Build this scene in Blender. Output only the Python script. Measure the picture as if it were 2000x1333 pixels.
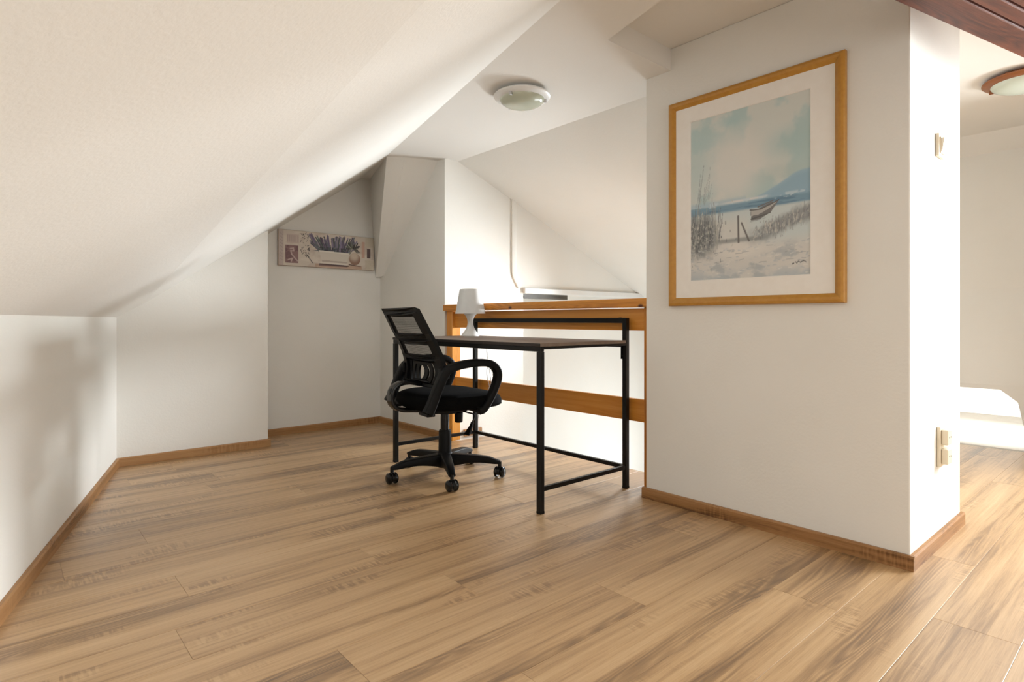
import bpy, bmesh, math, random
import numpy as np
from mathutils import Vector, Matrix

random.seed(7)
for o in list(bpy.data.objects):
    bpy.data.objects.remove(o)
S = bpy.context.scene
C = S.collection

# ------------------------------------------------------------------ camera
YAW = math.radians(41.21)
FPX, HORIZON = 1148.0, 625.35          # focal length and horizon in a 2000x1333 frame
cam_d = bpy.data.cameras.new('camera')
cam_d.sensor_width = 36.0
cam_d.lens = 36.0 * FPX / 2000.0
cam_d.shift_y = -(666.5 - HORIZON) / 2000.0
cam_d.clip_start = 0.02
cam = bpy.data.objects.new('camera', cam_d)
C.objects.link(cam)
cam.location = (0, 0, 0.85)
cam.rotation_euler = (math.pi / 2, 0, -YAW)
S.camera = cam

# ------------------------------------------------------------------ world, lights, exposure
w = bpy.data.worlds.new('sky')
S.world = w
w.use_nodes = True
w.node_tree.nodes['Background'].inputs[0].default_value = (0.75, 0.85, 1.0, 1)
w.node_tree.nodes['Background'].inputs[1].default_value = 0.6
S.view_settings.view_transform = 'Standard'
S.view_settings.look = 'None'
S.view_settings.gamma = 1.0
S.view_settings.use_curve_mapping = False
S.view_settings.exposure = 0.28


def area(name, loc, target, sx, sy, power, col, spread=180):
    d = bpy.data.lights.new(name, 'AREA')
    d.shape = 'RECTANGLE'
    d.size, d.size_y = sx, sy
    d.energy = power
    d.color = col
    d.spread = math.radians(spread)
    o = bpy.data.objects.new(name, d)
    C.objects.link(o)
    o.location = loc
    o.rotation_euler = (Vector(target) - Vector(loc)).to_track_quat('-Z', 'Y').to_euler()
    return o


WARM = (1.0, 0.985, 0.965)
COOL = (0.90, 0.96, 1.0)
area('daylight_right_window', (4.32, -0.48, 1.38), (1.2, -0.05, 0.35), 1.0, 1.15, 145, COOL)
area('daylight_stair_skylight', (4.30, 2.45, 1.02), (0.20, 3.00, 0.62), 0.50, 0.40, 24, COOL, 80)
area('daylight_stair_window', (4.90, 2.45, -0.55), (2.6, 3.3, -0.3), 1.3, 1.5, 36, COOL)
area('rear_fill_light', (1.1, -2.50, 1.15), (1.1, 1.5, 1.0), 1.5, 1.2, 22, COOL)  # unseen fill added behind the camera to lift the whole room

# ------------------------------------------------------------------ helpers


def tag(o, label=None, cat=None, group=None, kind=None):
    if label: o['label'] = label
    if cat: o['category'] = cat
    if group: o['group'] = group
    if kind: o['kind'] = kind
    return o


def thing(name, label, cat, loc=(0, 0, 0), rz=0.0, group=None):
    o = bpy.data.objects.new(name, None)
    o.empty_display_size = 0.05
    C.objects.link(o)
    o.location = loc
    o.rotation_euler = (0, 0, rz)
    return tag(o, label, cat, group)


class MB:
    """collects shapes into one bmesh"""

    def __init__(self):
        self.bm = bmesh.new()

    def box(self, x0, x1, y0, y1, z0, z1, rot=None, piv=None):
        vs = [self.bm.verts.new(p) for p in ((x0, y0, z0), (x1, y0, z0), (x1, y1, z0), (x0, y1, z0),
                                             (x0, y0, z1), (x1, y0, z1), (x1, y1, z1), (x0, y1, z1))]
        for f in ((3, 2, 1, 0), (4, 5, 6, 7), (0, 1, 5, 4), (1, 2, 6, 5), (2, 3, 7, 6), (3, 0, 4, 7)):
            self.bm.faces.new([vs[i] for i in f])
        if rot is not None:
            bmesh.ops.rotate(self.bm, verts=vs, cent=piv, matrix=rot)
        return self

    def prism(self, pts, off):
        """polygon of 3D points extruded by vector off"""
        off = Vector(off)
        a = [self.bm.verts.new(p) for p in pts]
        b = [self.bm.verts.new(Vector(p) + off) for p in pts]
        n = len(a)
        self.bm.faces.new(a)
        self.bm.faces.new(b[::-1])
        for i in range(n):
            self.bm.faces.new((a[i], b[i], b[(i + 1) % n], a[(i + 1) % n]))
        return self

    def poly(self, pts, faces):
        v = [self.bm.verts.new(p) for p in pts]
        for f in faces:
            self.bm.faces.new([v[i] for i in f])
        return self

    def lathe(self, prof, cx=0, cy=0, n=40, close=False):
        rings = []
        for r, z in prof:
            if r < 1e-5:
                rings.append([self.bm.verts.new((cx, cy, z))])
            else:
                rings.append([self.bm.verts.new((cx + r * math.cos(2 * math.pi * k / n), cy + r * math.sin(2 * math.pi * k / n), z)) for k in range(n)])
        pairs = list(zip(rings[:-1], rings[1:]))
        if close:
            pairs.append((rings[-1], rings[0]))
        for a, b in pairs:
            for k in range(n):
                k2 = (k + 1) % n
                if len(a) == 1 and len(b) == 1:
                    continue
                if len(a) == 1:
                    self.bm.faces.new((a[0], b[k2], b[k]))
                elif len(b) == 1:
                    self.bm.faces.new((a[k], a[k2], b[0]))
                else:
                    self.bm.faces.new((a[k], a[k2], b[k2], b[k]))
        return self

    def sweep(self, path, secs, up=(0, 0, 1), closed=False, cap=True):
        """path: points; secs: list (one per point) or a single list of (a,b) section coords; a along side, b along up"""
        pts = [Vector(p) for p in path]
        n = len(pts)
        up = Vector(up)
        rings = []
        for i, p in enumerate(pts):
            if closed:
                t = pts[(i + 1) % n] - pts[i - 1]
            else:
                t = pts[min(i + 1, n - 1)] - pts[max(i - 1, 0)]
            t.normalize()
            side = t.cross(up)
            if side.length < 1e-4:
                side = t.cross(Vector((1, 0, 0)))
            side.normalize()
            u = side.cross(t).normalized()
            sec = secs[i] if isinstance(secs[0][0], (list, tuple)) else secs
            rings.append([self.bm.verts.new(p + side * a + u * b) for a, b in sec])
        m = len(rings[0])
        rng = range(n if closed else n - 1)
        for i in rng:
            a, b = rings[i], rings[(i + 1) % n]
            for k in range(m):
                self.bm.faces.new((a[k], a[(k + 1) % m], b[(k + 1) % m], b[k]))
        if cap and not closed:
            self.bm.faces.new(rings[0][::-1])
            self.bm.faces.new(rings[-1])
        return self

    def tube(self, path, r, n=10, closed=False, up=(0, 0, 1)):
        return self.sweep(path, circ(r, n), up, closed)

    def build(self, name, mat, parent=None, smooth=False, bevel=0.0, seg=2, angle=35):
        bmesh.ops.recalc_face_normals(self.bm, faces=self.bm.faces[:])
        if bevel:
            es = [e for e in self.bm.edges if len(e.link_faces) == 2 and e.calc_face_angle(0) > math.radians(angle)]
            bmesh.ops.bevel(self.bm, geom=es, offset=bevel, segments=seg, profile=0.5, affect='EDGES', clamp_overlap=True)
        me = bpy.data.meshes.new(name)
        self.bm.to_mesh(me)
        self.bm.free()
        if smooth:
            for p in me.polygons:
                p.use_smooth = True
            try:
                me.set_sharp_from_angle(angle=math.radians(40))
            except Exception:
                pass
        o = bpy.data.objects.new(name, me)
        if mat: me.materials.append(mat)
        C.objects.link(o)
        if parent is not None:
            o.parent = parent
        return o


def circ(r, n=10):
    return [(r * math.cos(2 * math.pi * k / n), r * math.sin(2 * math.pi * k / n)) for k in range(n)]


def rrect(a, b, r, k=3):
    out = []
    for cx, cy, a0 in ((a - r, b - r, 0), (-a + r, b - r, 90), (-a + r, -b + r, 180), (a - r, -b + r, 270)):
        for i in range(k + 1):
            t = math.radians(a0 + 90 * i / k)
            out.append((cx + r * math.cos(t), cy + r * math.sin(t)))
    return out


def spline(pts, n=8):
    """Catmull-Rom through points"""
    P = [Vector(p) for p in pts]
    P = [P[0] * 2 - P[1]] + P + [P[-1] * 2 - P[-2]]
    out = []
    for i in range(1, len(P) - 2):
        for k in range(n):
            t = k / n
            a, b, c, d = P[i - 1], P[i], P[i + 1], P[i + 2]
            out.append(0.5 * ((2 * b) + (c - a) * t + (2 * a - 5 * b + 4 * c - d) * t * t + (-a + 3 * b - 3 * c + d) * t ** 3))
    out.append(P[-2])
    return out


# ------------------------------------------------------------------ materials
def lin(c):
    return tuple(((v / 255.0) / 12.92 if v / 255.0 <= 0.04045 else ((v / 255.0 + 0.055) / 1.055) ** 2.4) for v in c) + (1.0,)


def new_mat(name, base, rough=0.6, spec=0.4, metal=0.0):
    m = bpy.data.materials.new(name)
    m.use_nodes = True
    b = m.node_tree.nodes['Principled BSDF']
    b.inputs['Base Color'].default_value = base
    b.inputs['Roughness'].default_value = rough
    b.inputs['Specular IOR Level'].default_value = spec
    b.inputs['Metallic'].default_value = metal
    return m, m.node_tree, b


def nd(t, kind, **kw):
    n = t.nodes.new(kind)
    for k, v in kw.items():
        if hasattr(n, k):
            setattr(n, k, v)
        else:
            n.inputs[k].default_value = v
    return n


def ramp(t, fac, stops):
    r = t.nodes.new('ShaderNodeValToRGB')
    while len(r.color_ramp.elements) < len(stops):
        r.color_ramp.elements.new(0.5)
    for e, (p, c) in zip(r.color_ramp.elements, stops):
        e.position = p
        e.color = c
    t.links.new(fac, r.inputs[0])
    return r


def noisy(name, c1, c2, scale, rough=0.6, spec=0.4, bump=0.0, bscale=None, metal=0.0, dist=0.002):
    m, t, b = new_mat(name, c1, rough, spec, metal)
    tc = nd(t, 'ShaderNodeTexCoord')
    n = nd(t, 'ShaderNodeTexNoise', Scale=scale, Detail=4.0)
    t.links.new(tc.outputs['Object'], n.inputs['Vector'])
    r = ramp(t, n.outputs[0], [(0.3, c1), (0.7, c2)])
    t.links.new(r.outputs[0], b.inputs['Base Color'])
    if bump:
        n2 = nd(t, 'ShaderNodeTexNoise', Scale=bscale or scale * 3, Detail=3.0)
        t.links.new(tc.outputs['Object'], n2.inputs['Vector'])
        bp = nd(t, 'ShaderNodeBump', Strength=bump, Distance=dist)
        t.links.new(n2.outputs[0], bp.inputs['Height'])
        t.links.new(bp.outputs[0], b.inputs['Normal'])
    return m


def wood(name, stops, stretch, scale, rough=0.45, spec=0.4, knots=None, rnd=True, saw=False, axis=0, bump=0.15, coat=None):
    """grain runs along `axis` of the object's own coordinates"""
    m, t, b = new_mat(name, stops[0][1], rough, spec)
    if coat:
        b.inputs['Coat Weight'].default_value, b.inputs['Coat Roughness'].default_value = coat
    tc = nd(t, 'ShaderNodeTexCoord')
    mp = nd(t, 'ShaderNodeMapping')
    sc = [scale, scale, scale]
    sc[axis] = scale / stretch
    mp.inputs['Scale'].default_value = sc
    if rnd:
        oi = nd(t, 'ShaderNodeObjectInfo')
        mul = nd(t, 'ShaderNodeVectorMath', operation='SCALE')
        comb = nd(t, 'ShaderNodeCombineXYZ')
        m1 = nd(t, 'ShaderNodeMath', operation='MULTIPLY'); m1.inputs[1].default_value = 37.0
        m2 = nd(t, 'ShaderNodeMath', operation='MULTIPLY'); m2.inputs[1].default_value = 91.0
        m3 = nd(t, 'ShaderNodeMath', operation='MULTIPLY'); m3.inputs[1].default_value = 53.0
        for i, mm in enumerate((m1, m2, m3)):
            t.links.new(oi.outputs['Random'], mm.inputs[0])
            t.links.new(mm.outputs[0], comb.inputs[i])
        add = nd(t, 'ShaderNodeVectorMath', operation='ADD')
        t.links.new(tc.outputs['Object'], add.inputs[0])
        t.links.new(comb.outputs[0], add.inputs[1])
        src = add.outputs[0]
    else:
        src = tc.outputs['Object']
    t.links.new(src, mp.inputs['Vector'])
    # growth-ring figure: a smooth stretched field cut into contour bands
    field = nd(t, 'ShaderNodeTexNoise', Scale=1.0, Detail=1.2, Roughness=0.45, Distortion=0.25)
    t.links.new(mp.outputs[0], field.inputs['Vector'])
    mm = nd(t, 'ShaderNodeMath', operation='MULTIPLY'); mm.inputs[1].default_value = 16.0
    t.links.new(field.outputs[0], mm.inputs[0])
    fr = nd(t, 'ShaderNodeMath', operation='FRACT')
    t.links.new(mm.outputs[0], fr.inputs[0])
    pp = nd(t, 'ShaderNodeMath', operation='PINGPONG'); pp.inputs[1].default_value = 0.5
    t.links.new(mm.outputs[0], pp.inputs[0])
    # fine pores
    mp2 = nd(t, 'ShaderNodeMapping')
    s2 = [scale * 26, scale * 26, scale * 26]
    s2[axis] = scale * 0.9
    mp2.inputs['Scale'].default_value = s2
    t.links.new(src, mp2.inputs['Vector'])
    fine = nd(t, 'ShaderNodeTexNoise', Scale=1.0, Detail=4.0, Roughness=0.65)
    t.links.new(mp2.outputs[0], fine.inputs['Vector'])
    # broad tone
    broad = nd(t, 'ShaderNodeTexNoise', Scale=0.55, Detail=2.0)
    t.links.new(mp.outputs[0], broad.inputs['Vector'])
    # contour lines matter only where the figure mask is on (heart of the board)
    mask = nd(t, 'ShaderNodeMapRange')
    mask.inputs['From Min'].default_value = 0.50; mask.inputs['From Max'].default_value = 0.68
    t.links.new(broad.outputs[0], mask.inputs['Value'])
    line = nd(t, 'ShaderNodeMath', operation='MULTIPLY')
    t.links.new(pp.outputs[0], line.inputs[0])
    t.links.new(mask.outputs[0], line.inputs[1])
    a1 = nd(t, 'ShaderNodeMath', operation='MULTIPLY_ADD'); a1.inputs[1].default_value = 0.50
    t.links.new(line.outputs[0], a1.inputs[0])
    f2 = nd(t, 'ShaderNodeMath', operation='MULTIPLY'); f2.inputs[1].default_value = 0.30
    t.links.new(fine.outputs[0], f2.inputs[0])
    t.links.new(f2.outputs[0], a1.inputs[2])
    mpm = nd(t, 'ShaderNodeMapping')
    sM = [scale * 4.2, scale * 4.2, scale * 4.2]
    sM[axis] = scale * 0.10
    mpm.inputs['Scale'].default_value = sM
    t.links.new(src, mpm.inputs['Vector'])
    med = nd(t, 'ShaderNodeTexNoise', Scale=1.0, Detail=3.0, Roughness=0.6)
    t.links.new(mpm.outputs[0], med.inputs['Vector'])
    a15 = nd(t, 'ShaderNodeMath', operation='MULTIPLY_ADD'); a15.inputs[1].default_value = 0.50
    t.links.new(med.outputs[0], a15.inputs[0])
    t.links.new(a1.outputs[0], a15.inputs[2])
    a2 = nd(t, 'ShaderNodeMath', operation='MULTIPLY_ADD'); a2.inputs[1].default_value = 0.42
    t.links.new(broad.outputs[0], a2.inputs[0])
    t.links.new(a15.outputs[0], a2.inputs[2])
    val = a2.outputs[0]
    if saw:
        # short cross saw marks in patches
        mp3 = nd(t, 'ShaderNodeMapping')
        s3 = [14.0, 14.0, 14.0]
        s3[axis] = 110.0
        mp3.inputs['Scale'].default_value = s3
        t.links.new(src, mp3.inputs['Vector'])
        sn = nd(t, 'ShaderNodeTexNoise', Scale=1.0, Detail=1.0)
        t.links.new(mp3.outputs[0], sn.inputs['Vector'])
        pm = nd(t, 'ShaderNodeTexNoise', Scale=3.4, Detail=1.0)
        mp4 = nd(t, 'ShaderNodeMapping')
        s4 = [3.0, 3.0, 3.0]
        s4[axis] = 0.8
        mp4.inputs['Scale'].default_value = s4
        t.links.new(src, mp4.inputs['Vector'])
        t.links.new(mp4.outputs[0], pm.inputs['Vector'])
        pr = nd(t, 'ShaderNodeMapRange')
        pr.inputs['From Min'].default_value = 0.57; pr.inputs['From Max'].default_value = 0.66
        t.links.new(pm.outputs[0], pr.inputs['Value'])
        sr = nd(t, 'ShaderNodeMapRange')
        sr.inputs['From Min'].default_value = 0.42; sr.inputs['From Max'].default_value = 0.62
        sr.inputs['To Min'].default_value = 0.10; sr.inputs['To Max'].default_value = -0.06
        t.links.new(sn.outputs[0], sr.inputs['Value'])
        sm = nd(t, 'ShaderNodeMath', operation='MULTIPLY_ADD')
        t.links.new(pr.outputs[0], sm.inputs[0])
        t.links.new(sr.outputs[0], sm.inputs[1])
        t.links.new(val, sm.inputs[2])
        val = sm.outputs[0]
    sub = nd(t, 'ShaderNodeMath', operation='SUBTRACT'); sub.inputs[1].default_value = 0.10
    t.links.new(val, sub.inputs[0])
    r = ramp(t, sub.outputs[0], stops)
    col = r.outputs[0]
    if knots:
        kn = nd(t, 'ShaderNodeTexVoronoi', Scale=knots)
        mpk = nd(t, 'ShaderNodeMapping')
        sk = [1.6, 1.6, 1.6]
        sk[axis] = 0.9
        mpk.inputs['Scale'].default_value = sk
        t.links.new(src, mpk.inputs['Vector'])
        t.links.new(mpk.outputs[0], kn.inputs['Vector'])
        kr = ramp(t, kn.outputs['Distance'], [(0.045, (1, 1, 1, 1)), (0.10, (0, 0, 0, 1))])
        mix = nd(t, 'ShaderNodeMix', data_type='RGBA')
        t.links.new(kr.outputs[0], mix.inputs[0])
        t.links.new(col, mix.inputs[6])
        mix.inputs[7].default_value = lin((88, 44, 16))
        col = mix.outputs[2]
    if rnd:
        hs = nd(t, 'ShaderNodeHueSaturation')
        mr = nd(t, 'ShaderNodeMapRange')
        mr.inputs['To Min'].default_value = 0.975; mr.inputs['To Max'].default_value = 1.025
        t.links.new(oi.outputs['Random'], mr.inputs['Value'])
        t.links.new(mr.outputs[0], hs.inputs['Value'])
        t.links.new(col, hs.inputs['Color'])
        col = hs.outputs[0]
    t.links.new(col, b.inputs['Base Color'])
    bp = nd(t, 'ShaderNodeBump', Strength=bump, Distance=0.0012)
    t.links.new(fine.outputs[0], bp.inputs['Height'])
    t.links.new(bp.outputs[0], b.inputs['Normal'])
    return m


M = {}
M['plaster'] = noisy('white_plaster', (0.810, 0.785, 0.733, 1), (0.830, 0.805, 0.755, 1), 3.0, 0.85, 0.2, 0.22, 95.0, dist=0.003)
M['ceil'] = noisy('ceiling_paint', (0.812, 0.782, 0.735, 1), (0.829, 0.799, 0.752, 1), 2.0, 0.9, 0.2, 0.12, 110.0, dist=0.003)
M['floor'] = wood('oak_laminate', [(0.34, lin((200, 166, 122))), (0.50, lin((182, 145, 100))), (0.64, lin((148, 113, 72))), (0.82, lin((110, 81, 50)))],
                  15.0, 15.0, 0.42, 0.9, saw=True, axis=0, bump=0.12, coat=(0.6, 0.42))
M['skirt'] = wood('oak_skirting', [(0.28, lin((180, 138, 92))), (0.55, lin((158, 114, 70))), (0.80, lin((112, 76, 42))), (0.98, lin((86, 56, 32)))],
                  7.0, 14.0, 0.45, 0.4, saw=True, axis=0, bump=0.15)
M['pine'] = wood('varnished_pine', [(0.28, lin((232, 166, 78))), (0.55, lin((214, 142, 54))), (0.85, lin((176, 106, 32)))],
                 8.0, 11.0, 0.32, 0.5, knots=5.5, axis=1, bump=0.08)
M['pine_v'] = wood('varnished_pine_post', [(0.28, lin((232, 166, 78))), (0.55, lin((214, 142, 54))), (0.85, lin((176, 106, 32)))],
                   8.0, 11.0, 0.32, 0.5, knots=5.5, axis=2, bump=0.08)
M['beam'] = wood('dark_stained_beam', [(0.25, lin((150, 88, 54))), (0.5, lin((112, 58, 35))), (0.75, lin((68, 32, 22)))],
                 10.0, 12.0, 0.5, 0.4, axis=0, bump=0.5)
M['black'] = noisy('black_plastic', (0.004, 0.004, 0.004, 1), (0.0055, 0.0053, 0.005, 1), 60, 0.48, 0.14, 0.08, 500)
M['black_gloss'] = noisy('glossy_black_plastic', (0.004, 0.004, 0.004, 1), (0.006, 0.006, 0.006, 1), 40, 0.20, 0.32)
M['fabric'] = noisy('black_seat_fabric', (0.0035, 0.0035, 0.0035, 1), (0.006, 0.0056, 0.0055, 1), 250, 0.95, 0.04, 0.5, 900)
M['steel'] = noisy('black_powder_steel', (0.005, 0.0047, 0.0044, 1), (0.007, 0.0065, 0.006, 1), 80, 0.34, 0.22, 0.05, 600)
M['desk'] = wood('dark_desk_laminate', [(0.25, lin((128, 110, 94))), (0.6, lin((108, 91, 77))), (0.9, lin((84, 70, 59)))], 10.0, 12.0, 0.42, 0.5, axis=1, rnd=False, bump=0.05)
M['desk_edge'] = noisy('dark_edge_band', lin((38, 32, 28)), lin((46, 38, 33)), 60, 0.5, 0.4)
M['chrome'] = noisy('dull_chrome', (0.55, 0.55, 0.56, 1), (0.62, 0.62, 0.62, 1), 60, 0.3, 0.5, metal=1.0)
M['white_plastic'] = noisy('white_plastic', (0.78, 0.77, 0.74, 1), (0.80, 0.79, 0.77, 1), 20, 0.35, 0.5)
M['ivory'] = noisy('ivory_plastic', lin((226, 214, 190)), lin((230, 219, 197)), 20, 0.4, 0.5)
M['ivory_dark'] = noisy('ivory_plastic_rocker', lin((232, 222, 204)), lin((236, 227, 210)), 20, 0.35, 0.5)
M['dark_hole'] = noisy('dark_socket_hole', (0.03, 0.028, 0.025, 1), (0.04, 0.036, 0.03, 1), 50, 0.6, 0.3)
M['mat_board'] = noisy('cream_mount_board', lin((240, 234, 226)), lin((243, 238, 231)), 25, 0.9, 0.1, 0.08, 600)
M['grey_rail'] = noisy('grey_metal_rail', lin((84, 78, 68)), lin((98, 92, 80)), 12, 0.5, 0.4)
M['cord_white'] = noisy('white_cord', (0.75, 0.74, 0.72, 1), (0.78, 0.77, 0.75, 1), 30, 0.5, 0.4)
M['amber'] = noisy('brown_lamp_ring', lin((150, 92, 52)), lin((128, 74, 40)), 18, 0.35, 0.5)
M['lower_floor'] = noisy('pale_lower_floor', (0.72, 0.70, 0.67, 1), (0.76, 0.74, 0.71, 1), 4, 0.7, 0.3)


def glass_mat(name, col, rough, trans):
    m, t, b = new_mat(name, col, rough, 0.6)
    b.inputs['Transmission Weight'].default_value = trans
    tc = nd(t, 'ShaderNodeTexCoord')
    n = nd(t, 'ShaderNodeTexNoise', Scale=9.0, Detail=2.0)
    t.links.new(tc.outputs['Object'], n.inputs['Vector'])
    r = ramp(t, n.outputs[0], [(0.35, col), (0.65, tuple(min(1, v * 1.06) for v in col[:3]) + (1,))])
    t.links.new(r.outputs[0], b.inputs['Base Color'])
    return m


M['opal'] = glass_mat('opal_glass', lin((196, 200, 180)), 0.14, 0.15)
M['frost'] = glass_mat('frosted_glass', lin((214, 224, 210)), 0.12, 0.15)


def shade_mat():
    m, t, b = new_mat('white_lamp_shade', (0.82, 0.81, 0.79, 1), 0.5, 0.4)
    b.inputs['Subsurface Weight'].default_value = 0.0
    tc = nd(t, 'ShaderNodeTexCoord')
    n = nd(t, 'ShaderNodeTexNoise', Scale=14.0)
    t.links.new(tc.outputs['Object'], n.inputs['Vector'])
    r = ramp(t, n.outputs[0], [(0.3, (0.81, 0.80, 0.78, 1)), (0.7, (0.84, 0.83, 0.81, 1))])
    t.links.new(r.outputs[0], b.inputs['Base Color'])
    tr = nd(t, 'ShaderNodeBsdfTranslucent')
    tr.inputs[0].default_value = (0.85, 0.83, 0.80, 1)
    mx = nd(t, 'ShaderNodeMixShader')
    mx.inputs[0].default_value = 0.25
    t.links.new(b.outputs[0], mx.inputs[1])
    t.links.new(tr.outputs[0], mx.inputs[2])
    t.links.new(mx.outputs[0], t.nodes['Material Output'].inputs[0])
    return m


M['shade'] = shade_mat()


def mesh_fabric():
    m, t, b = new_mat('black_mesh_fabric', (0.02, 0.02, 0.02, 1), 0.8, 0.2)
    tc = nd(t, 'ShaderNodeTexCoord')
    ws = []
    for d in ('Y', 'Z'):
        wv = nd(t, 'ShaderNodeTexWave', Scale=62.0, bands_direction=d)
        t.links.new(tc.outputs['Object'], wv.inputs['Vector'])
        ws.append(wv)
    mn = nd(t, 'ShaderNodeMath', operation='MULTIPLY')
    t.links.new(ws[0].outputs[1], mn.inputs[0])
    t.links.new(ws[1].outputs[1], mn.inputs[1])
    mr = nd(t, 'ShaderNodeMapRange')
    mr.inputs['From Min'].default_value = 0.05; mr.inputs['From Max'].default_value = 0.45
    mr.inputs['To Min'].default_value = 0.12; mr.inputs['To Max'].default_value = 0.75
    t.links.new(mn.outputs[0], mr.inputs['Value'])
    tr = nd(t, 'ShaderNodeBsdfTransparent')
    mx = nd(t, 'ShaderNodeMixShader')
    t.links.new(mr.outputs[0], mx.inputs[0])
    t.links.new(b.outputs[0], mx.inputs[1])
    t.links.new(tr.outputs[0], mx.inputs[2])
    t.links.new(mx.outputs[0], t.nodes['Material Output'].inputs[0])
    return m


M['mesh'] = mesh_fabric()


def gilt_mat():
    m, t, b = new_mat('honey_wood_frame', lin((188, 134, 52)), 0.38, 0.5)
    tc = nd(t, 'ShaderNodeTexCoord')
    mp = nd(t, 'ShaderNodeMapping')
    mp.inputs['Scale'].default_value = (60, 60, 60)
    t.links.new(tc.outputs['Object'], mp.inputs['Vector'])
    n = nd(t, 'ShaderNodeTexNoise', Scale=1.0, Detail=4.0)
    t.links.new(mp.outputs[0], n.inputs['Vector'])
    r = ramp(t, n.outputs[0], [(0.3, lin((190, 138, 56))), (0.7, lin((180, 126, 48)))])
    t.links.new(r.outputs[0], b.inputs['Base Color'])
    return m


M['gilt'] = gilt_mat()


def print_mat(name, rough=0.6):
    m, t, b = new_mat(name, (1, 1, 1, 1), rough, 0.3)
    at = nd(t, 'ShaderNodeVertexColor')
    at.layer_name = 'print'
    t.links.new(at.outputs[0], b.inputs['Base Color'])
    return m


# ------------------------------------------------------------------ room shell
H_LOW, H_HIGH = 2.0, 2.10
KN_D = Vector((0.267, 0.9637, 0)).normalized()          # direction of the knee wall
KN_P = Vector((0.530, 4.103, 0))                        # a point of its face
KN_N = Vector((KN_D.y, -KN_D.x, 0))                     # into the room


def knee_x(y):
    return KN_P.x + (y - KN_P.y) * KN_D.x / KN_D.y


EDGE_A, EDGE_B = Vector((2.053, 3.68, 0)), Vector((1.522, 1.472, 0))   # slope meets the flat ceiling
ED = (EDGE_A - EDGE_B).normalized()


def edge_x(y):
    return EDGE_B.x + (y - EDGE_B.y) * ED.x / ED.y


def purlin_x(y):
    return 1.868 + (y - 1.494) * 0.285


YB, YF = -2.60, 4.60
XR = 5.0


def struct(o, label, cat):
    return tag(o, label, cat, kind='structure')


# knee wall on the left
KZ = 0.865
p0, p1 = KN_P + KN_D * 0.6, KN_P + KN_D * (-7.0)
mb = MB().prism([(p0.x, p0.y, -0.2), (p1.x, p1.y, -0.2), (p1.x, p1.y, KZ), (p0.x, p0.y, KZ)], -KN_N * 0.15)
struct(mb.build('wall_left', M['plaster']), 'low white plaster knee wall under the sloping ceiling at left', 'wall')

# sloping ceiling
a0 = Vector((knee_x(YF), YF, KZ)); a1 = Vector((knee_x(YB - 0.1), YB - 0.1, KZ))
b0 = Vector((edge_x(YF), YF, H_LOW)); b1 = Vector((edge_x(YB - 0.1), YB - 0.1, H_LOW))
mb = MB().prism([a0, a1, b1, b0], (-0.12, 0, 0.16))
struct(mb.build('ceiling_slope', M['plaster']), 'large white plastered sloping ceiling rising from the knee wall', 'ceiling')

# flat low ceiling with its boxed purlin strip
low = [(edge_x(YF), YF), (edge_x(YB - 0.1), YB - 0.1), (purlin_x(YB - 0.1), YB - 0.1), (purlin_x(1.556), 1.556), (2.60, 1.556), (2.60, YF)]
mb = MB().prism([(x, y, H_LOW) for x, y in low], (0, 0, 0.25))
struct(mb.build('ceiling', M['ceil']), 'flat white ceiling strip that carries the white round lamp', 'ceiling')
hi = [(purlin_x(YB - 0.1) - 0.05, YB - 0.1), (XR + 0.4, YB - 0.1), (XR + 0.4, 1.62), (purlin_x(1.556) - 0.05, 1.62)]
mb = MB().prism([(x, y, H_HIGH) for x, y in hi], (0, 0, 0.15))
struct(mb.build('ceiling_raised', M['ceil']), 'slightly higher flat ceiling beyond the step above the painting', 'ceiling')

# back walls
mb = MB().prism([(0.30, 4.06, -0.2), (1.37, 4.06, -0.2), (1.37, 4.06, 2.1), (0.30, 4.06, 2.1)], (0, 0.54, 0))
struct(mb.build('wall_back', M['plaster']), 'white back wall piece beside the knee wall corner', 'wall')
mb = MB().box(1.30, 2.60, 4.40, 4.60, -0.2, 2.1)
struct(mb.build('wall_recess', M['plaster']), 'recessed white back wall behind the lavender canvas', 'wall')
mb = MB().box(2.395, 2.545, 3.46, 4.50, -2.6, 2.05)
struct(mb.build('wall_side', M['plaster']), 'narrow white side wall between canvas recess and railing', 'wall')

# boxed rafter in the recess corner
a = (2.06, 3.69, 2.0); b = (2.165, 3.62, 2.0); b2 = (2.395, 3.545, 2.0)
c = (2.355, 4.40, 1.20); c2 = (2.395, 4.34, 1.215); a2 = (2.30, 4.40, 2.0); k = (2.395, 4.40, 2.0); kb = (2.395, 4.40, 1.2)
mb = MB().poly([a, b, b2, c, c2, a2, k, kb], [(1, 2, 4, 3), (0, 1, 3), (0, 3, 5), (0, 5, 6, 2, 1), (3, 4, 7), (5, 3, 7, 6), (2, 6, 7, 4)])
struct(mb.build('trim_1', M['plaster']), 'boxed white rafter slanting down the recess corner beside the canvas', 'rafter')

# the block that carries the painting
BX0, BX1, BY0, BY1 = 2.335, 3.014, 0.612, 1.693
mb = MB().box(BX0, BX1, BY0, BY1, 0.0, H_HIGH)
struct(mb.build('wall_partition', M['plaster'], bevel=0.004), 'thick white wall block that carries the framed seascape', 'wall')

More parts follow.
